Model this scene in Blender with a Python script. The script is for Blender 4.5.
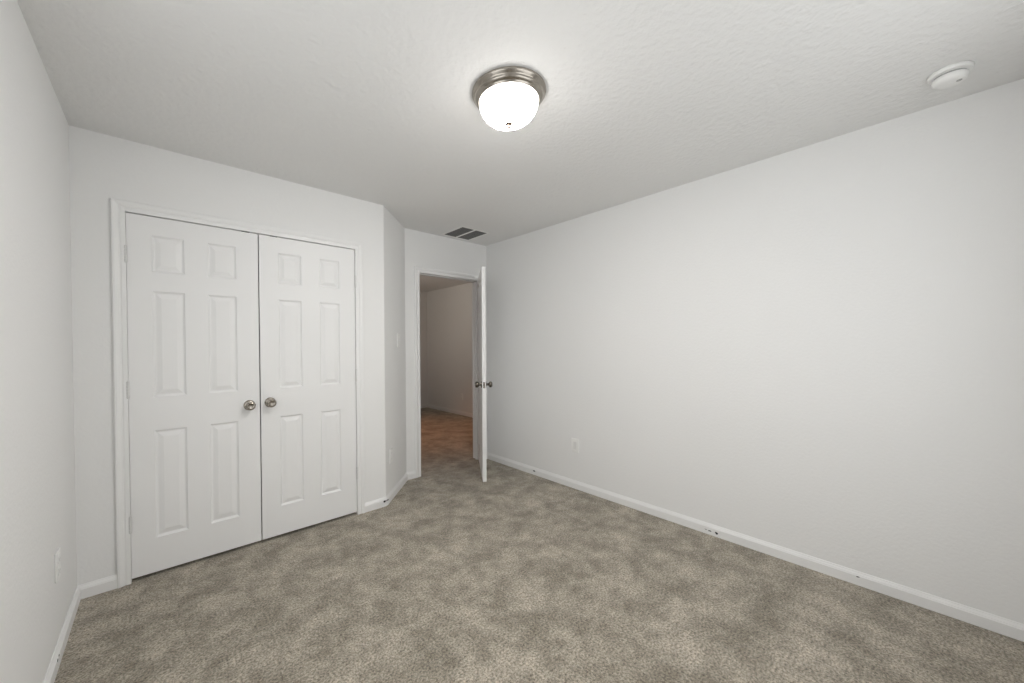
import bpy, bmesh, math, random
from mathutils import Vector, Matrix

for o in list(bpy.data.objects):
    bpy.data.objects.remove(o, do_unlink=True)
SC = bpy.context.scene
COL = SC.collection

# ------------------------------------------------------------------ camera
F, DX, DY = 374.7147, -34.589, 8.3898
YAW, PITCH, ROLL, CAMH = 0.70098, -0.011542, -0.006268, 1.30145
cd = bpy.data.cameras.new('camera')
cam = bpy.data.objects.new('camera', cd)
COL.objects.link(cam)
cd.sensor_fit = 'HORIZONTAL'
cd.sensor_width = 36.0
cd.lens = F * 36.0 / 1024.0
cd.shift_x = -DX / 1024.0
cd.shift_y = DY / 1024.0
cd.clip_start = 0.02
cy, sy = math.cos(YAW), math.sin(YAW)
cp, sp = math.cos(PITCH), math.sin(PITCH)
cr, sr = math.cos(ROLL), math.sin(ROLL)


def cam_to_world(X, Y, Z):
    X, Z = cr * X - sr * Z, sr * X + cr * Z
    Y, Z = cp * Y - sp * Z, sp * Y + cp * Z
    return Vector((cy * X + sy * Y, -sy * X + cy * Y, Z))


rx, fw, up = cam_to_world(1, 0, 0), cam_to_world(0, 1, 0), cam_to_world(0, 0, 1)
m = Matrix.Identity(4)
for i in range(3):
    m[i][0], m[i][1], m[i][2] = rx[i], up[i], -fw[i]
m[2][3] = CAMH
cam.matrix_world = m
SC.camera = cam

# ------------------------------------------------------------------ light and exposure
SC.view_settings.view_transform = 'Standard'
SC.view_settings.look = 'None'
SC.view_settings.gamma = 1.0
SC.view_settings.use_curve_mapping = False
SC.view_settings.exposure = 0.05

SKY, GROUND = 2.35, 2.75 # overcast sky and pale ground outside the window
BOWL_TOP, BOWL_BOTTOM = 9.0, 215.0 # glow of the lamp bowl near its rim and at its bottom
world = bpy.data.worlds.new('overcast_sky')
SC.world = world
world.use_nodes = True
bg = world.node_tree.nodes['Background']
bg.inputs['Color'].default_value = (0.97, 0.99, 1.0, 1)
_nt = world.node_tree
_co = _nt.nodes.new('ShaderNodeTexCoord')
_sx = _nt.nodes.new('ShaderNodeSeparateXYZ')
_mr = _nt.nodes.new('ShaderNodeMapRange')
_mr.inputs['From Min'].default_value = -0.04
_mr.inputs['From Max'].default_value = 0.04
_mr.inputs['To Min'].default_value = GROUND
_mr.inputs['To Max'].default_value = SKY
_nt.links.new(_co.outputs['Generated'], _sx.inputs[0])
_nt.links.new(_sx.outputs['Z'], _mr.inputs['Value'])
_nt.links.new(_mr.outputs[0], bg.inputs['Strength'])

H = 2.44
XL, XR, YC, YE = -0.347, 2.859, 2.8126, 3.2206
AX, BX = 1.3876, 1.8075
YB = -0.42
WIN = (0.55, 2.15, 0.75, 2.20)      # window in the back wall: x0 x1 z0 z1


def light(name, kind, loc, energy, color, size=0.2, rot=(0, 0, 0)):
    l = bpy.data.lights.new(name, kind)
    l.energy = energy
    l.color = color
    if kind == 'AREA':
        l.shape = 'DISK'
        l.size = size
    else:
        l.shadow_soft_size = size
    o = bpy.data.objects.new(name, l)
    o.location = loc
    o.rotation_euler = rot
    COL.objects.link(o)
    return o


WIN2 = (0.10, 1.40, 0.75, 2.20)     # unseen left-wall window, added to light the right wall: y0 y1 z0 z1
OPEN1, OPEN2 = True, True


def portal(loc, rot, sx, sy):
    p = bpy.data.lights.new('window_daylight', 'AREA')
    p.shape = 'RECTANGLE'
    p.size, p.size_y = sx, sy
    p.cycles.is_portal = True
    o = bpy.data.objects.new('window_daylight', p)
    o.location = loc
    o.rotation_euler = rot
    COL.objects.link(o)


if OPEN1:
    portal(((WIN[0] + WIN[1]) / 2, YB - 0.13, (WIN[2] + WIN[3]) / 2), (math.radians(90), 0, 0), WIN[1] - WIN[0], WIN[3] - WIN[2])
if OPEN2:
    portal((XL - 0.13, (WIN2[0] + WIN2[1]) / 2, (WIN2[2] + WIN2[3]) / 2), (math.radians(90), 0, math.radians(-90)), WIN2[1] - WIN2[0], WIN2[3] - WIN2[2])

hl = light('hall_lamp_light', 'SPOT', (2.95, 4.75, 2.40), 60.0, (1.0, 0.38, 0.13), 0.08)
hl.data.spot_size = math.radians(84)
hl.data.spot_blend = 1.0
sl = light('hall_fill_light', 'AREA', (1.70, 5.2, 1.75), 4.2, (1.0, 0.90, 0.78), 0.6, (math.radians(104), 0, math.radians(-90)))  # unseen neutral fill, added to brighten the hall walls
sl.data.spread = math.radians(115)

# ------------------------------------------------------------------ materials


def mat(name, color, rough=0.6, metal=0.0, spec=0.3, bump=None):
    """bump: list of (scale, detail, distance)"""
    M = bpy.data.materials.new(name)
    M.use_nodes = True
    nt = M.node_tree
    b = nt.nodes['Principled BSDF']
    b.inputs['Base Color'].default_value = (*color, 1)
    b.inputs['Roughness'].default_value = rough
    b.inputs['Metallic'].default_value = metal
    b.inputs['Specular IOR Level'].default_value = spec
    if bump:
        co = nt.nodes.new('ShaderNodeTexCoord')
        prev = None
        for sc, det, dist in bump:
            n = nt.nodes.new('ShaderNodeTexNoise')
            n.inputs['Scale'].default_value = sc
            n.inputs['Detail'].default_value = det
            nt.links.new(co.outputs['Object'], n.inputs['Vector'])
            bp = nt.nodes.new('ShaderNodeBump')
            bp.inputs['Strength'].default_value = 1.0
            bp.inputs['Distance'].default_value = dist
            nt.links.new(n.outputs['Fac'], bp.inputs['Height'])
            if prev:
                nt.links.new(prev.outputs['Normal'], bp.inputs['Normal'])
            prev = bp
        nt.links.new(prev.outputs['Normal'], b.inputs['Normal'])
    return M


M_WALL = mat('wall_paint', (0.86, 0.860, 0.854), 0.75, spec=0.25, bump=[(70, 3, 0.0012)])
M_CEIL = mat('ceiling_paint', (0.84, 0.839, 0.831), 0.85, spec=0.15, bump=[(34, 4, 0.0050)])
M_TRIM = mat('trim_paint', (0.88, 0.88, 0.875), 0.38, spec=0.45)
M_DOOR = mat('door_paint', (0.88, 0.88, 0.877), 0.42, spec=0.4, bump=[(120, 2, 0.0002)])
M_NICKEL = mat('satin_nickel', (0.36, 0.33, 0.29), 0.22, metal=1.0)
M_NICKEL2 = mat('tarnished_nickel', (0.20, 0.18, 0.155), 0.22, metal=1.0)
M_BRASS = mat('dull_strike_metal', (0.36, 0.31, 0.25), 0.4, metal=1.0)
M_HINGE = mat('painted_hinge', (0.74, 0.74, 0.73), 0.4, spec=0.45)
M_PLAST = mat('white_plastic', (0.90, 0.90, 0.885), 0.35, spec=0.5)
M_INSERT = mat('insert_plastic', (0.80, 0.80, 0.79), 0.4, spec=0.5)
M_PLASTG = mat('grey_plastic', (0.45, 0.45, 0.44), 0.45)
M_VENT = mat('vent_paint', (0.90, 0.90, 0.88), 0.5)
M_FILT = mat('dark_filter', (0.16, 0.16, 0.158), 0.9, spec=0.1)
M_SLAT = mat('vent_slat_paint', (0.24, 0.24, 0.235), 0.6)
M_DARK = mat('dark_scuff', (0.05, 0.05, 0.055), 0.8)
M_RUBBER = mat('dark_rubber', (0.04, 0.04, 0.04), 0.7)
M_FINIAL = mat('aged_nickel', (0.16, 0.13, 0.11), 0.45, metal=1.0)
M_STEEL = mat('dull_steel', (0.33, 0.32, 0.31), 0.35, metal=1.0)


def glass_material():
    M = bpy.data.materials.new('window_glass')
    M.use_nodes = True
    nt = M.node_tree
    nt.nodes.clear()
    out = nt.nodes.new('ShaderNodeOutputMaterial')
    mix = nt.nodes.new('ShaderNodeMixShader')
    tr = nt.nodes.new('ShaderNodeBsdfTransparent')
    gl = nt.nodes.new('ShaderNodeBsdfGlossy')
    gl.inputs['Roughness'].default_value = 0.02
    mix.inputs['Fac'].default_value = 0.06
    nt.links.new(tr.outputs[0], mix.inputs[1])
    nt.links.new(gl.outputs[0], mix.inputs[2])
    nt.links.new(mix.outputs[0], out.inputs[0])
    return M


def lamp_glass():
    M = bpy.data.materials.new('lit_frosted_glass')
    M.use_nodes = True
    b = M.node_tree.nodes['Principled BSDF']
    b.inputs['Base Color'].default_value = (0.9, 0.89, 0.86, 1)
    b.inputs['Roughness'].default_value = 0.3
    b.inputs['Emission Color'].default_value = (1.0, 0.97, 0.93, 1)
    nt = M.node_tree
    co = nt.nodes.new('ShaderNodeTexCoord')
    sx = nt.nodes.new('ShaderNodeSeparateXYZ')
    mr = nt.nodes.new('ShaderNodeMapRange')
    mr.inputs['From Min'].default_value = -0.138
    mr.inputs['From Max'].default_value = -0.100
    mr.inputs['To Min'].default_value = BOWL_BOTTOM
    mr.inputs['To Max'].default_value = BOWL_TOP
    nt.links.new(co.outputs['Object'], sx.inputs[0])
    nt.links.new(sx.outputs['Z'], mr.inputs['Value'])
    nt.links.new(mr.outputs[0], b.inputs['Emission Strength'])
    return M


def carpet_material():
    M = bpy.data.materials.new('cut_pile_carpet')
    M.use_nodes = True
    nt = M.node_tree
    b = nt.nodes['Principled BSDF']
    b.inputs['Roughness'].default_value = 0.95
    b.inputs['Specular IOR Level'].default_value = 0.05
    b.inputs['Sheen Weight'].default_value = 0.25
    b.inputs['Sheen Roughness'].default_value = 0.5
    co = nt.nodes.new('ShaderNodeTexCoord')

    def noise(scale, det, rough=0.55, dist=0.0):
        n = nt.nodes.new('ShaderNodeTexNoise')
        n.inputs['Scale'].default_value = scale
        n.inputs['Detail'].default_value = det
        n.inputs['Roughness'].default_value = rough
        n.inputs['Distortion'].default_value = dist
        nt.links.new(co.outputs['Object'], n.inputs['Vector'])
        return n

    def ramp(n, a, bb, ca, cb):
        r = nt.nodes.new('ShaderNodeValToRGB')
        r.color_ramp.elements[0].position = a
        r.color_ramp.elements[1].position = bb
        r.color_ramp.elements[0].color = (*ca, 1)
        r.color_ramp.elements[1].color = (*cb, 1)
        nt.links.new(n.outputs['Fac'], r.inputs['Fac'])
        return r

    def mul(a, c):
        x = nt.nodes.new('ShaderNodeMix')
        x.data_type = 'RGBA'
        x.blend_type = 'MULTIPLY'
        x.inputs[0].default_value = 1.0
        nt.links.new(a.outputs[0] if a.bl_idname == 'ShaderNodeValToRGB' else a.outputs[2], x.inputs[6])
        nt.links.new(c.outputs[0], x.inputs[7])
        return x
    # brushed pile: broad soft patches, smaller tufts, then single fibres
    base = ramp(noise(5.0, 6, 0.66, 0.2), 0.39, 0.62, (0.275, 0.244, 0.195), (0.470, 0.422, 0.350))
    tuft = ramp(noise(15, 4, 0.62, 0.3), 0.34, 0.62, (0.82, 0.812, 0.795), (1.07, 1.07, 1.07))
    fib = ramp(noise(105, 3, 0.75), 0.34, 0.66, (0.36, 0.35, 0.33), (1.58, 1.58, 1.58))
    c = mul(mul(base, tuft), fib)
    nt.links.new(c.outputs[2], b.inputs['Base Color'])
    b1 = nt.nodes.new('ShaderNodeBump')
    b1.inputs['Distance'].default_value = 0.012
    nt.links.new(noise(18, 4, 0.6).outputs['Fac'], b1.inputs['Height'])
    b2 = nt.nodes.new('ShaderNodeBump')
    b2.inputs['Distance'].default_value = 0.004
    nt.links.new(noise(260, 2).outputs['Fac'], b2.inputs['Height'])
    nt.links.new(b1.outputs['Normal'], b2.inputs['Normal'])
    nt.links.new(b2.outputs['Normal'], b.inputs['Normal'])
    return M


M_CARPET = carpet_material()
M_LAMP = lamp_glass()
M_GLASS = glass_material()

# ------------------------------------------------------------------ helpers


def obj(name, bm, material, parent=None, smooth=False):
    bmesh.ops.recalc_face_normals(bm, faces=bm.faces[:])
    me = bpy.data.meshes.new(name)
    bm.to_mesh(me)
    bm.free()
    me.materials.append(material)
    if smooth:
        for p in me.polygons:
            p.use_smooth = True
        me.set_sharp_from_angle(angle=math.radians(40))
    o = bpy.data.objects.new(name, me)
    COL.objects.link(o)
    if parent:
        o.parent = parent
    return o


def tag(o, label, cat, kind=None, group=None):
    o['label'] = label
    o['category'] = cat
    if kind:
        o['kind'] = kind
    if group:
        o['group'] = group
    return o


def root(name, loc, rz=0.0, rot=None):
    o = bpy.data.objects.new(name, None)
    o.empty_display_size = 0.05
    o.location = loc
    o.rotation_euler = rot or (0, 0, rz)
    COL.objects.link(o)
    return o


def add_box(bm, x0, x1, y0, y1, z0, z1, bev=0.0, seg=2, mtx=None):
    t = bmesh.new()
    bmesh.ops.create_cube(t, size=1.0)
    for v in t.verts:
        v.co = Vector(((x0 + x1) / 2 + v.co.x * (x1 - x0), (y0 + y1) / 2 + v.co.y * (y1 - y0), (z0 + z1) / 2 + v.co.z * (z1 - z0)))
    if bev:
        bmesh.ops.bevel(t, geom=t.edges[:], offset=bev, segments=seg, affect='EDGES', profile=0.5)
    merge(bm, t, mtx)


def merge(bm, t, mtx=None):
    if mtx is not None:
        bmesh.ops.transform(t, matrix=mtx, verts=t.verts[:])
    me = bpy.data.meshes.new('tmp')
    t.to_mesh(me)
    t.free()
    bm.from_mesh(me)
    bpy.data.meshes.remove(me)


def box(*a, **k):
    bm = bmesh.new()
    add_box(bm, *a, **k)
    return bm


def add_lathe(bm, prof, n=48, mtx=None):
    """prof: list of (radius, height) turned about z"""
    t = bmesh.new()
    rings = []
    for r, z in prof:
        if r < 1e-6:
            rings.append([t.verts.new((0, 0, z))])
        else:
            rings.append([t.verts.new((r * math.cos(2 * math.pi * i / n), r * math.sin(2 * math.pi * i / n), z)) for i in range(n)])
    for a, b in zip(rings, rings[1:]):
        for i in range(n):
            j = (i + 1) % n
            if len(a) == 1 and len(b) == 1:
                continue
            if len(a) == 1:
                t.faces.new((a[0], b[i], b[j]))
            elif len(b) == 1:
                t.faces.new((a[i], a[j], b[0]))
            else:
                t.faces.new((a[i], a[j], b[j], b[i]))
    merge(bm, t, mtx)


def lathe(prof, n=48, mtx=None):
    bm = bmesh.new()
    add_lathe(bm, prof, n, mtx)
    return bm


def prism(pts, z0, z1):
    bm = bmesh.new()
    lo = [bm.verts.new((x, y, z0)) for x, y in pts]
    hi = [bm.verts.new((x, y, z1)) for x, y in pts]
    n = len(pts)
    bm.faces.new(lo)
    bm.faces.new(hi)
    for i in range(n):
        j = (i + 1) % n
        bm.faces.new((lo[i], lo[j], hi[j], hi[i]))
    return bm


def sweep(rings, closed_profile=True):
    """rings: list of lists of 3-D points, consecutive rings are bridged and the ends capped"""
    bm = bmesh.new()
    R = [[bm.verts.new(p) for p in r] for r in rings]
    n = len(R[0])
    for a, b in zip(R, R[1:]):
        for i in range(n):
            j = (i + 1) % n
            bm.faces.new((a[i], a[j], b[j], b[i]))
    bm.faces.new(R[0])
    bm.faces.new(R[-1])
    return bm


BASE_PROF = [(0, 0), (0.013, 0), (0.013, 0.050), (0.0105, 0.053), (0.0105, 0.0565), (0.0085, 0.060), (0.005, 0.067), (0.004, 0.0715), (0, 0.0715)]


def baseboard(name, pts, label):
    """pts: floor polyline with the room on its left-hand side"""
    P = [Vector(p) for p in pts]
    rings = []
    for i, q in enumerate(P):
        d0 = (P[i] - P[i - 1]).normalized() if i else (P[1] - P[0]).normalized()
        d1 = (P[i + 1] - P[i]).normalized() if i < len(P) - 1 else d0
        n0, n1 = Vector((-d0.y, d0.x)), Vector((-d1.y, d1.x))
        nn = (n0 + n1) / (1 + n0.dot(n1))
        rings.append([(q.x + nn.x * u, q.y + nn.y * u, v) for u, v in BASE_PROF])
    o = obj(name, sweep(rings), M_TRIM)
    return tag(o, label, 'baseboard', 'structure')


CASE_PROF = [(0, 0), (0, 0.009), (0.003, 0.0105), (0.018, 0.0105), (0.021, 0.0085), (0.026, 0.0085), (0.030, 0.012), (0.044, 0.0165), (0.053, 0.0165), (0.057, 0.013), (0.057, 0)]


def casing_bm(x0, x1, ztop, ywall, out=-1):
    """door casing swept round an opening x0..x1, 0..ztop on a wall face at ywall, standing out towards out*y"""
    rings = []
    for fx, fz in ((0, 0), (0, 1), (1, 1), (1, 0)):
        ring = []
        for u, v in CASE_PROF:
            x = x0 - u if fx == 0 else x1 + u
            z = ztop + u if fz else 0.0
            ring.append((x, ywall + out * v, z))
        rings.append(ring)
    return sweep(rings)


def panel_door(w, h, t, cols, rows):
    """moulded six-panel door leaf, x 0..w, y 0..t, z 0..h; panels on both faces"""
    bm = bmesh.new()
    xs = sorted({0.0, w, *[c for p in cols for c in p]})
    zs = sorted({0.0, h, *[c for p in rows for c in p]})
    nest = [(0.0, 0.0), (0.003, 0.004), (0.010, 0.0095), (0.015, 0.0095), (0.038, 0.0020), (0.041, 0.0015)]
    for y, sg in ((0.0, 1), (t, -1)):
        for xa, xb in zip(xs, xs[1:]):
            for za, zb in zip(zs, zs[1:]):
                if (xa, xb) in cols and (za, zb) in rows:
                    prev = None
                    for d, dep in nest:
                        q = [bm.verts.new(c) for c in ((xa + d, y + sg * dep, za + d), (xb - d, y + sg * dep, za + d), (xb - d, y + sg * dep, zb - d), (xa + d, y + sg * dep, zb - d))]
                        if prev:
                            for i in range(4):
                                j = (i + 1) % 4
                                bm.faces.new((prev[i], prev[j], q[j], q[i]))
                        prev = q
                    bm.faces.new(prev)
                else:
                    bm.faces.new([bm.verts.new(c) for c in ((xa, y, za), (xb, y, za), (xb, y, zb), (xa, y, zb))])
    for a, b in zip(xs, xs[1:]):
        for z in (0.0, h):
            bm.faces.new([bm.verts.new(c) for c in ((a, 0, z), (b, 0, z), (b, t, z), (a, t, z))])
    for a, b in zip(zs, zs[1:]):
        for x in (0.0, w):
            bm.faces.new([bm.verts.new(c) for c in ((x, 0, a), (x, 0, b), (x, t, b), (x, t, a))])
    bmesh.ops.remove_doubles(bm, verts=bm.verts[:], dist=1e-5)
    return bm


KNOB_PROF = [(0, 0), (0.033, 0), (0.033, 0.003), (0.030, 0.0065), (0.022, 0.009), (0.014, 0.011), (0.0115, 0.014), (0.0115, 0.022),
             (0.015, 0.027), (0.0225, 0.032), (0.0275, 0.039), (0.0290, 0.046), (0.0275, 0.054), (0.0230, 0.0605), (0.018, 0.0625), (0.013, 0.0605), (0.006, 0.0590), (0, 0.0588)]


def knob(parent, loc, rot, m=None):
    o = obj('door_knob', lathe(KNOB_PROF, 40), m or M_NICKEL, parent, smooth=True)
    o.location = loc
    o.rotation_euler = rot
    return o


def hinge_bm(r=0.0065, h=0.090):
    bm = bmesh.new()
    k = h / 5
    for i in range(5):
        z = -h / 2 + i * k
        add_lathe(bm, [(0, z + 0.0006), (r, z + 0.0006), (r, z + k - 0.0006), (0, z + k - 0.0006)], 16)
    add_lathe(bm, [(0, h / 2), (r * 0.8, h / 2), (r * 0.6, h / 2 + 0.004), (0, h / 2 + 0.005)], 16)
    add_lathe(bm, [(0, -h / 2 - 0.005), (r * 0.6, -h / 2 - 0.004), (r * 0.8, -h / 2), (0, -h / 2)], 16)
    return bm


# ------------------------------------------------------------------ room shell
T = 0.115
bm = box(XL - T, 4.45, YB - T, 6.9, -0.12, 0.0)
tag(obj('floor', bm, M_CARPET), 'mottled grey-beige cut pile carpet running through the doorway into the hall', 'floor', 'structure')
tag(obj('ceiling', box(XL - T, 4.45, YB - T, 6.9, H, H + 0.12), M_CEIL), 'white lightly textured flat ceiling', 'ceiling', 'structure')

bm = bmesh.new()
if OPEN2:
    add_box(bm, XL - T, XL, YB - T, WIN2[0], 0, H)
    add_box(bm, XL - T, XL, WIN2[1], 3.75, 0, H)
    add_box(bm, XL - T, XL, WIN2[0], WIN2[1], 0, WIN2[2])
    add_box(bm, XL - T, XL, WIN2[0], WIN2[1], WIN2[3], H)
else:
    add_box(bm, XL - T, XL, YB - T, 3.75, 0, H)
tag(obj('wall_left', bm, M_WALL), 'plain off-white wall on the left with a low outlet', 'wall', 'structure')
tag(obj('wall_right', box(XR, XR + T, YB - T, YE + T, 0, H), M_WALL), 'long plain off-white wall on the right', 'wall', 'structure')

# closet wall with its opening
CX0, CX1, CZ = -0.1410, 1.1462, 2.0465
bm = bmesh.new()
add_box(bm, XL, CX0 - 0.018, YC, YC + T, 0, H)
add_box(bm, CX0 - 0.018, CX1 + 0.018, YC, YC + T, CZ + 0.018, H)
# right end, meeting the diagonal wall in a small rounded corner
A, B = Vector((AX, YC)), Vector((BX, YE))
dv = (B - A).normalized()
nv = Vector((dv.y, -dv.x))                       # out into the room
ang = math.atan2(dv.y, dv.x)
RB = 0.02
tl = RB * math.tan(ang / 2)
arc = []
cen = Vector((AX - tl, YC + RB))
for i in range(7):
    a = -math.pi / 2 + ang * i / 6
    arc.append((cen.x + RB * math.cos(a), cen.y + RB * math.sin(a)))
pr = prism([(CX1 + 0.018, YC)] + arc + [(AX + 0.08, YC + 0.08 + T), (CX1 + 0.018, YC + T)], 0, H)
merge(bm, pr)
w = obj('wall_closet', bm, M_WALL, smooth=True)
tag(w, 'off-white wall round the double closet doors', 'wall', 'structure')

bk = -nv * T
q0, q1 = Vector(arc[-1]), B
tag(obj('wall_diagonal', prism([tuple(q0), tuple(q1), (BX, YE + T), (BX + bk.x, YE + T), tuple(q0 + bk)], 0, H), M_WALL),
    'narrow angled off-white wall between closet and doorway, carrying the light switch', 'wall', 'structure')

# entry wall with the doorway, running on to the right as the hall's near wall
DX0, DX1, DZ = 1.962, 2.750, 2.033
bm = bmesh.new()
add_box(bm, BX, DX0 - 0.018, YE, YE + T, 0, H)
add_box(bm, DX0 - 0.018, DX1 + 0.018, YE, YE + T, DZ + 0.018, H)
add_box(bm, DX1 + 0.018, XR, YE, YE + T, 0, H)
add_box(bm, XR + T, 4.299, YE, YE + T, 0, H)
tag(obj('wall_entry', bm, M_WALL), 'off-white wall holding the open doorway under the ceiling grille', 'wall', 'structure')

# back wall behind the camera with the window
bm = bmesh.new()
if OPEN1:
    add_box(bm, XL, WIN[0], YB - T, YB, 0, H)
    add_box(bm, WIN[1], XR, YB - T, YB, 0, H)
    add_box(bm, WIN[0], WIN[1], YB - T, YB, 0, WIN[2])
    add_box(bm, WIN[0], WIN[1], YB - T, YB, WIN[3], H)
else:
    add_box(bm, XL, XR, YB - T, YB, 0, H)
tag(obj('wall_back', bm, M_WALL), 'wall with the window, facing the closet', 'wall', 'structure')

# hall beyond the doorway
HX, HY = 4.299, 6.743
tag(obj('wall_hall_right', box(HX, HX + T, YE, HY + T, 0, H), M_WALL), 'long hall wall seen through the doorway', 'wall', 'structure')
tag(obj('wall_hall_far', box(1.40, HX, HY, HY + T, 0, H), M_WALL), 'far end wall of the hall seen through the doorway', 'wall', 'structure')
tag(obj('wall_hall_left', box(1.40, 1.50, YE + T, HY, 0, H), M_WALL), 'near side wall of the hall beyond the doorway', 'wall', 'structure')

# closet interior
bm = bmesh.new()
add_box(bm, XL, 1.40, 3.60, 3.60 + T, 0, H)
tag(obj('wall_closet_back', bm, M_WALL), 'back wall inside the closed closet', 'wall', 'structure')



def window(name, loc, rz, hw, hh, label):
    """local x along the wall, +y into the room"""
    wr = tag(root(name, loc, rz), label, 'window', 'structure')
    bm = bmesh.new()
    add_box(bm, -hw, -hw + 0.05, -0.03, 0.03, 0, hh)
    add_box(bm, hw - 0.05, hw, -0.03, 0.03, 0, hh)
    add_box(bm, -hw + 0.05, hw - 0.05, -0.03, 0.03, 0, 0.05)
    add_box(bm, -hw + 0.05, hw - 0.05, -0.03, 0.03, hh - 0.05, hh)
    add_box(bm, -hw + 0.05, hw - 0.05, -0.025, 0.025, hh / 2 - 0.02, hh / 2 + 0.02)
    obj('window_frame', bm, M_TRIM, wr)
    for a, b in ((0.05, hh / 2 - 0.02), (hh / 2 + 0.02, hh - 0.05)):
        obj('window_pane', box(-hw + 0.05, hw - 0.05, -0.003, 0.003, a, b), M_GLASS, wr)
    obj('window_sill', box(-hw - 0.04, hw + 0.04, 0.06, 0.10, -0.03, 0.0, bev=0.006), M_TRIM, wr)


if OPEN1:
    window('window_1', ((WIN[0] + WIN[1]) / 2, YB - 0.06, WIN[2]), 0, (WIN[1] - WIN[0]) / 2, WIN[3] - WIN[2], 'white framed window facing the closet')
if OPEN2:
    window('fill_window', (XL - 0.06, (WIN2[0] + WIN2[1]) / 2, WIN2[2]), math.radians(-90), (WIN2[1] - WIN2[0]) / 2, WIN2[3] - WIN2[2], 'white framed unseen window added in the left wall to light the long blank wall')

# ------------------------------------------------------------------ baseboards
CASW = 0.057
bl = baseboard('baseboard_left', [(XL, YC), (XL, YB)], 'white baseboard along the left wall, scuffed near its end')
baseboard('baseboard_closet_left', [(CX0 - CASW, YC), (XL, YC)], 'short white baseboard between left corner and closet casing')
AXo = AX
be = baseboard('baseboard_diagonal', [(DX0 - CASW, YE), (BX, YE), (AX + 0.010, YC + 0.010), (AX - 0.012, YC), (CX1 + CASW, YC)],
               'white baseboard running from closet casing round the angled wall to the doorway')
br = baseboard('baseboard_right', [(XR, YB), (XR, YE)], 'long white baseboard along the right wall with dark scuffs')
baseboard('baseboard_entry_right', [(XR, YE), (DX1 + CASW, YE)], 'short white baseboard behind the open door')
baseboard('baseboard_hall_right', [(HX, YE + T), (HX, HY)], 'white baseboard of the hall wall through the doorway')
baseboard('baseboard_hall_far', [(HX, HY), (1.50, HY)], 'white baseboard at the far end of the hall')
baseboard('baseboard_back', [(XL, YB), (XR, YB)], 'white baseboard under the window')


def scuff(parent, pts, seed):
    """irregular dark chip marks standing a hair out of the board"""
    rnd = random.Random(seed)
    bm = bmesh.new()
    for (x, y, z), ax, ln, ht in pts:
        t = bmesh.new()
        n = 9
        ring = []
        for i in range(n):
            a = 2 * math.pi * i / n
            r = 1 + rnd.uniform(-0.35, 0.35)
            ring.append((math.cos(a) * ln / 2 * r, math.sin(a) * ht / 2 * r))
        lo = [t.verts.new((x + (0 if ax[0] else 0), y + u, z + v)) for u, v in ring]
        hi = [t.verts.new((x + ax[0] * 0.0012, y + u, z + v)) for u, v in ring]
        t.faces.new(lo)
        t.faces.new(hi)
        for i in range(n):
            j = (i + 1) % n
            t.faces.new((lo[i], lo[j], hi[j], hi[i]))
        merge(bm, t)
    o = obj('scuff_mark', bm, M_DARK, parent)
    o['label'] = 'dark chipped scuff'
    return o


rxf = XR - 0.0130
scuff(br, [((rxf, 0.885, 0.026), (-1, 0), 0.020, 0.014), ((rxf, 0.925, 0.027), (-1, 0), 0.022, 0.007), ((rxf, 0.950, 0.029), (-1, 0), 0.014, 0.004)], 1)
scuff(br, [((rxf, 2.500, 0.040), (-1, 0), 0.022, 0.016)], 2)
scuff(br, [((rxf, 0.214, 0.046), (-1, 0), 0.016, 0.005)], 3)
scuff(bl, [((XL + 0.013, 2.236, 0.047), (1, 0), 0.012, 0.010), ((XL + 0.013, 2.262, 0.050), (1, 0), 0.010, 0.007)], 4)

# ------------------------------------------------------------------ closet doors
cas = obj('trim_1', casing_bm(CX0, CX1, CZ, YC), M_TRIM)
tag(cas, 'white moulded casing round the double closet doors', 'door casing', 'structure')
bm = bmesh.new()
add_box(bm, CX0 - 0.018, CX0, YC, YC + T, 0, CZ)
add_box(bm, CX1, CX1 + 0.018, YC, YC + T, 0, CZ)
add_box(bm, CX0 - 0.018, CX1 + 0.018, YC, YC + T, CZ, CZ + 0.018)
add_box(bm, CX0, CX1, YC + 0.045, YC + 0.075, CZ - 0.012, CZ)
obj('jamb', bm, M_TRIM, cas)
for xc in (0.425, 0.588):
    obj('ball_catch', box(xc - 0.022, xc + 0.022, YC + 0.002, YC + 0.024, CZ - 0.0045, CZ - 0.0005, bev=0.001), M_RUBBER, cas)

ROWS = [(0.216, 0.828), (1.020, 1.622), (1.731, 1.938)]
DB = 0.020


def closet_door(name, x0, x1, cols, label, hx, kx, kz, hz):
    r = tag(root(name, (x0, YC + 0.003, DB)), label, 'closet door', 'structure')
    obj('door_leaf', panel_door(x1 - x0, 2.0425 - DB, 0.035, [(a - x0, b - x0) for a, b in cols], [(a - DB, b - DB) for a, b in ROWS]), M_DOOR, r)
    k = knob(r, (kx - x0, 0.0, kz - DB), (math.radians(90), 0, 0))
    k['label'] = 'round satin nickel knob'
    for z in hz:
        h = obj('hinge', hinge_bm(), M_HINGE, r, smooth=True)
        h.location = (hx - x0, -0.0115, z - DB)
    return r


closet_door('door_1', -0.1395, 0.4930, [(-0.035, 0.112), (0.223, 0.372)],
            'left white six-panel closet door with nickel knob on its right edge', -0.1418, 0.4340, 0.924, (1.815, 1.07, 0.325))
closet_door('door_2', 0.5000, 1.1440, [(0.612, 0.760), (0.881, 1.027)],
            'right white six-panel closet door with nickel knob on its left edge', 1.1460, 0.5545, 0.930, (1.80, 1.08, 0.325))

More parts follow.
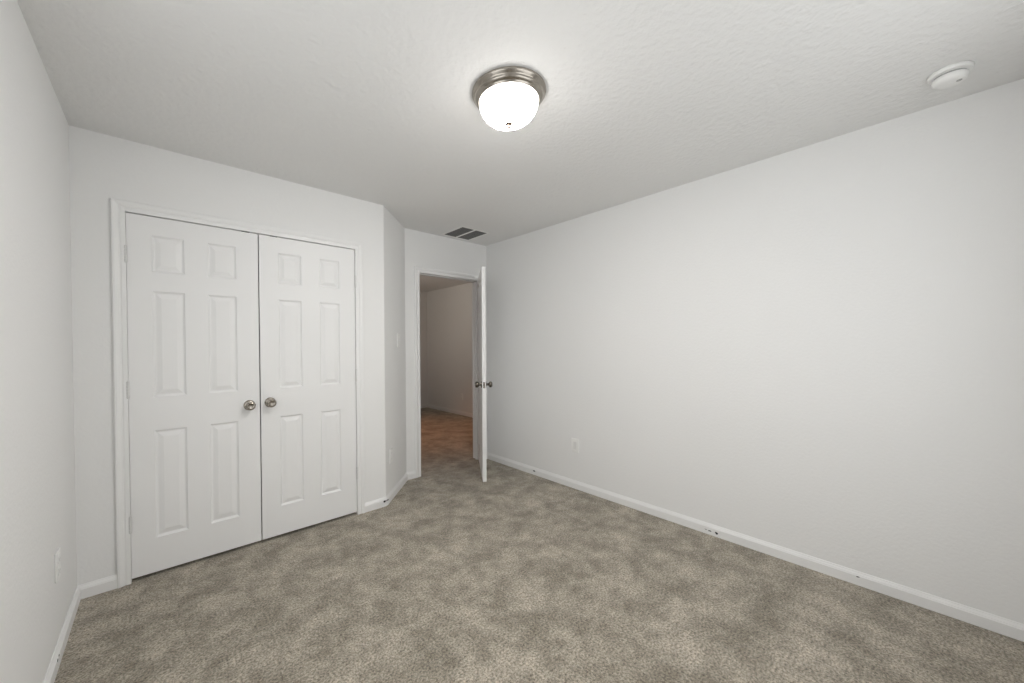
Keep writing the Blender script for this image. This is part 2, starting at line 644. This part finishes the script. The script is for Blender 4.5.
# ------------------------------------------------------------------ doorway and open door
cas2 = obj('trim_2', casing_bm(DX0 + 0.004, DX1 - 0.004, DZ - 0.004, YE), M_TRIM)
tag(cas2, 'white moulded casing round the open bedroom doorway', 'door casing', 'structure')
bm = bmesh.new()
add_box(bm, DX0 - 0.018, DX0, YE, YE + T, 0, DZ)
add_box(bm, DX1, DX1 + 0.018, YE, YE + T, 0, DZ)
add_box(bm, DX0 - 0.018, DX1 + 0.018, YE, YE + T, DZ, DZ + 0.018)
jb = obj('jamb', bm, M_TRIM, cas2)
bm = bmesh.new()
add_box(bm, DX0, DX0 + 0.011, YE + 0.040, YE + 0.072, 0, DZ)
add_box(bm, DX1 - 0.011, DX1, YE + 0.040, YE + 0.072, 0, DZ)
add_box(bm, DX0 + 0.011, DX1 - 0.011, YE + 0.040, YE + 0.072, DZ - 0.011, DZ)
obj('door_stop_strip', bm, M_TRIM, cas2)
obj('strike_plate', box(DX0, DX0 + 0.0015, YE + 0.006, YE + 0.034, 0.905, 0.965), M_BRASS, cas2)
tag(obj('trim_3', casing_bm(DX0 + 0.004, DX1 - 0.004, DZ - 0.004, YE + T, out=1), M_TRIM), 'white casing on the hall side of the doorway', 'door casing', 'structure')

PIN = Vector((2.755, YE - 0.012))
FREE = Vector((2.3020, 2.6083))
dd = (FREE - PIN).normalized()
DW = 0.768
dz0 = 0.038
# local x runs from the free end (0) to the hinge (DW); local +y is the face turned to the doorway
d3 = tag(root('door_3', (*(PIN + dd * DW), dz0), math.atan2(-dd.y, -dd.x)),
         'white six-panel bedroom door standing ajar, seen edge-on beside the doorway', 'door', 'structure')
cw = (0.115, 0.315), (0.440, 0.640)
obj('door_leaf', panel_door(DW, 2.028 - dz0, 0.035, list(cw), [(a - dz0, b - dz0) for a, b in ROWS]), M_DOOR, d3)
knob(d3, (0.060, 0.035, 0.935 - dz0), (math.radians(-90), 0, 0), M_NICKEL2)['label'] = 'round satin nickel knob on the doorway side'
knob(d3, (0.060, 0.0, 0.935 - dz0), (math.radians(90), 0, 0), M_NICKEL2)['label'] = 'round satin nickel knob on the bedroom side'
bm = bmesh.new()
add_box(bm, -0.0012, 0.0, 0.0085, 0.0265, 0.935 - dz0 - 0.028, 0.935 - dz0 + 0.028, bev=0.0004, seg=1)
lp = obj('latch_plate', bm, M_NICKEL, d3)
bm = bmesh.new()
add_box(bm, -0.010, -0.001, 0.010, 0.024, 0.935 - dz0 - 0.009, 0.935 - dz0 + 0.009, bev=0.003)
obj('latch_bolt', bm, M_NICKEL2, lp)
for z in (1.80, 1.05, 0.30):
    h = obj('hinge', hinge_bm(), M_NICKEL, d3, smooth=True)
    h.location = (DW + 0.001, -0.005, z - dz0)

# ------------------------------------------------------------------ ceiling light
lr = tag(root('flush_mount_light', (1.21, 1.204, H)), 'round lit ceiling light with white glass bowl and satin nickel ring', 'ceiling light')
pan = obj('mounting_ring', lathe([(0, 0), (0.160, 0), (0.1655, -0.004), (0.166, -0.010), (0.163, -0.015), (0.156, -0.020), (0.153, -0.024), (0.1525, -0.029),
                                  (0.150, -0.033), (0.143, -0.038), (0.139, -0.041), (0.1375, -0.045), (0.1345, -0.047), (0.131, -0.045), (0.130, -0.036), (0, -0.030)], 96), M_NICKEL, lr, smooth=True)
gl = obj('glass_bowl', lathe([(0.1285, -0.037), (0.131, -0.046), (0.1315, -0.056), (0.129, -0.070), (0.122, -0.087), (0.110, -0.103), (0.092, -0.118), (0.068, -0.130), (0.040, -0.1375), (0.014, -0.140), (0, -0.1402)], 96), M_LAMP, lr, smooth=True)
gl['label'] = 'glowing frosted white glass bowl'
obj('finial', lathe([(0, -0.139), (0.017, -0.1395), (0.0175, -0.142), (0.014, -0.1445), (0.007, -0.146), (0.0055, -0.149), (0.008, -0.152), (0.0085, -0.156), (0.006, -0.160), (0, -0.162)], 32), M_FINIAL, lr, smooth=True)

# ------------------------------------------------------------------ smoke detector
sd = tag(root('smoke_detector', (2.545, -0.072, H)), 'round white smoke detector on the ceiling by the right wall', 'smoke detector')
obj('mounting_base', lathe([(0, 0), (0.060, 0), (0.0625, -0.003), (0.0625, -0.012), (0.060, -0.016), (0.052, -0.018), (0, -0.018)], 72), M_PLAST, sd, smooth=True)
obj('sensor_gap', lathe([(0, -0.0178), (0.044, -0.0178), (0.044, -0.0255), (0, -0.0255)], 72), M_PLASTG, sd, smooth=True)
obj('cover', lathe([(0, -0.0253), (0.049, -0.0253), (0.0505, -0.028), (0.0495, -0.038), (0.046, -0.046), (0.040, -0.0505), (0.030, -0.0525), (0, -0.0535)], 72), M_PLAST, sd, smooth=True)
bt = obj('test_button', lathe([(0, 0), (0.008, 0), (0.008, -0.0025), (0.0065, -0.0035), (0, -0.0035)], 24), M_PLASTG, sd, smooth=True)
bt.location = (-0.008, -0.024, -0.0515)

# ------------------------------------------------------------------ return air grille
vr = tag(root('air_return_grille', (2.378, 2.995, H)), 'square white return air grille with two dark panels on the ceiling above the doorway', 'air vent')
fx0, fx1, fy0, fy1 = -0.185, 0.178, -0.184, 0.182
px = ((-0.155, -0.013), (0.013, 0.157))
py = (-0.154, 0.154)
bm = bmesh.new()
zt, zb = 0.0, -0.0035
add_box(bm, fx0, px[0][0], fy0, fy1, zb, zt, bev=0.0015)
add_box(bm, px[1][1], fx1, fy0, fy1, zb, zt, bev=0.0015)
add_box(bm, px[0][0], px[1][1], fy0, py[0], zb, zt, bev=0.0015)
add_box(bm, px[0][0], px[1][1], py[1], fy1, zb, zt, bev=0.0015)
obj('frame', bm, M_VENT, vr)
obj('centre_bar', box(px[0][1], px[1][0], py[0], py[1], zb, zt, bev=0.0015), M_VENT, vr)
for a, b in px:
    bm = bmesh.new()
    add_box(bm, a, b, py[0], py[1], -0.0012, -0.0002)
    pn = obj('filter_panel', bm, M_FILT, vr)
    pn['label'] = 'dark filter panel behind fine slats'
    bm = bmesh.new()
    n = 22
    for i in range(n):
        y = py[0] + (i + 0.5) * (py[1] - py[0]) / n
        add_box(bm, a, b, y - 0.0013, y + 0.0013, -0.0030, -0.0014)
    obj('slat_panel', bm, M_SLAT, pn)

# ------------------------------------------------------------------ wall plates


def wall_root(name, p, normal, label, cat):
    """local x along the wall, local -y out of the wall, z up"""
    rz = math.atan2(normal[1], normal[0]) + math.pi / 2
    return tag(root(name, p, rz), label, cat)


def plate(parent, w=0.074, h=0.120):
    return obj('cover_plate', box(-w / 2, w / 2, -0.0075, 0.0, -h / 2, h / 2, bev=0.0028, seg=3), M_PLAST, parent, smooth=True)


def screw(parent, z):
    o = obj('screw', lathe([(0, 0), (0.0032, 0), (0.0028, 0.0010), (0, 0.0013)], 14), M_PLAST, parent, smooth=True)
    o.location = (0, -0.0075, z)
    o.rotation_euler = (math.radians(90), 0, 0)


def outlet(p, normal, label):
    r = wall_root('wall_outlet', p, normal, label, 'outlet')
    pt = plate(r)
    screw(pt, 0.0)
    for z in (0.0245, -0.0245):
        s = obj('socket', box(-0.017, 0.017, -0.0100, -0.0070, z - 0.0145, z + 0.0145, bev=0.0013), M_PLAST, r)
        bm = bmesh.new()
        add_box(bm, -0.0075, -0.0055, -0.0103, -0.0098, z - 0.002, z + 0.007)
        add_box(bm, 0.0055, 0.0075, -0.0103, -0.0098, z - 0.002, z + 0.006)
        add_lathe(bm, [(0, 0), (0.0026, 0), (0.0026, 0.0005), (0, 0.0005)], 12, Matrix.Translation((0, -0.0098, z - 0.008)) @ Matrix.Rotation(math.radians(90), 4, 'X'))
        obj('slots', bm, M_PLASTG, s)
    return r


def on_diag(s, z):
    q = A + dv * s
    return (q.x, q.y, z)


outlet((XL, 2.335, 0.390), (1, 0), 'white wall outlet low on the left wall near its baseboard')
outlet(on_diag(0.125, 0.372), nv, 'white wall outlet low on the angled wall below the light switch')
outlet((HX, 5.551, 0.345), (-1, 0), 'small white wall outlet on the hall wall through the doorway')

sw = wall_root('light_switch', on_diag(0.360, 1.352), nv, 'white toggle light switch on the angled wall beside the doorway', 'light switch')
pt = plate(sw)
screw(pt, 0.030)
screw(pt, -0.030)
obj('toggle_slot', box(-0.0055, 0.0055, -0.0090, -0.0070, -0.0125, 0.0125, bev=0.0007), M_PLAST, sw)
bm = box(-0.0038, 0.0038, -0.0120, 0.0, -0.004, 0.004, bev=0.0012)
tg = obj('toggle', bm, M_PLAST, sw)
tg.location = (0, -0.0080, 0.002)
tg.rotation_euler = (math.radians(-30), 0, 0)

rp = wall_root('wall_plate', (XR, 2.018, 0.391), (-1, 0), 'white wall plate with a rectangular insert on the right wall', 'wall plate')
pt = plate(rp, 0.078, 0.124)
screw(pt, 0.048)
screw(pt, -0.048)
ins = obj('insert', box(-0.0165, 0.0165, -0.0090, -0.0070, -0.0335, 0.0335, bev=0.0006), M_INSERT, rp)
bm = bmesh.new()
add_box(bm, -0.006, 0.006, -0.0096, -0.0088, -0.027, -0.017, bev=0.0002, seg=1)
obj('jack', bm, M_INSERT, ins)

# ------------------------------------------------------------------ spring door stop on the angled baseboard corner
b0 = Vector((AX + 0.0135, YC - 0.0035, 0.045))
th = math.radians(207)
axis = Vector((math.cos(th), math.sin(th), 0.05)).normalized()
ds = tag(root('door_stop', b0), 'small metal spring door stop with dark tip at the baseboard corner', 'door stop')
q = Vector((0, 0, 1)).rotation_difference(axis).to_matrix().to_4x4()
obj('spring', lathe([(0, -0.004), (0.007, -0.004), (0.007, 0.002)] + [(0.0035 if i % 2 else 0.0046, 0.003 + i * 0.0012) for i in range(28)] + [(0, 0.037)], 18, q), M_STEEL, ds, smooth=True)
obj('rubber_tip', lathe([(0, 0.035), (0.0065, 0.035), (0.0075, 0.038), (0.0075, 0.046), (0.0055, 0.049), (0, 0.0495)], 20, q), M_RUBBER, ds, smooth=True)
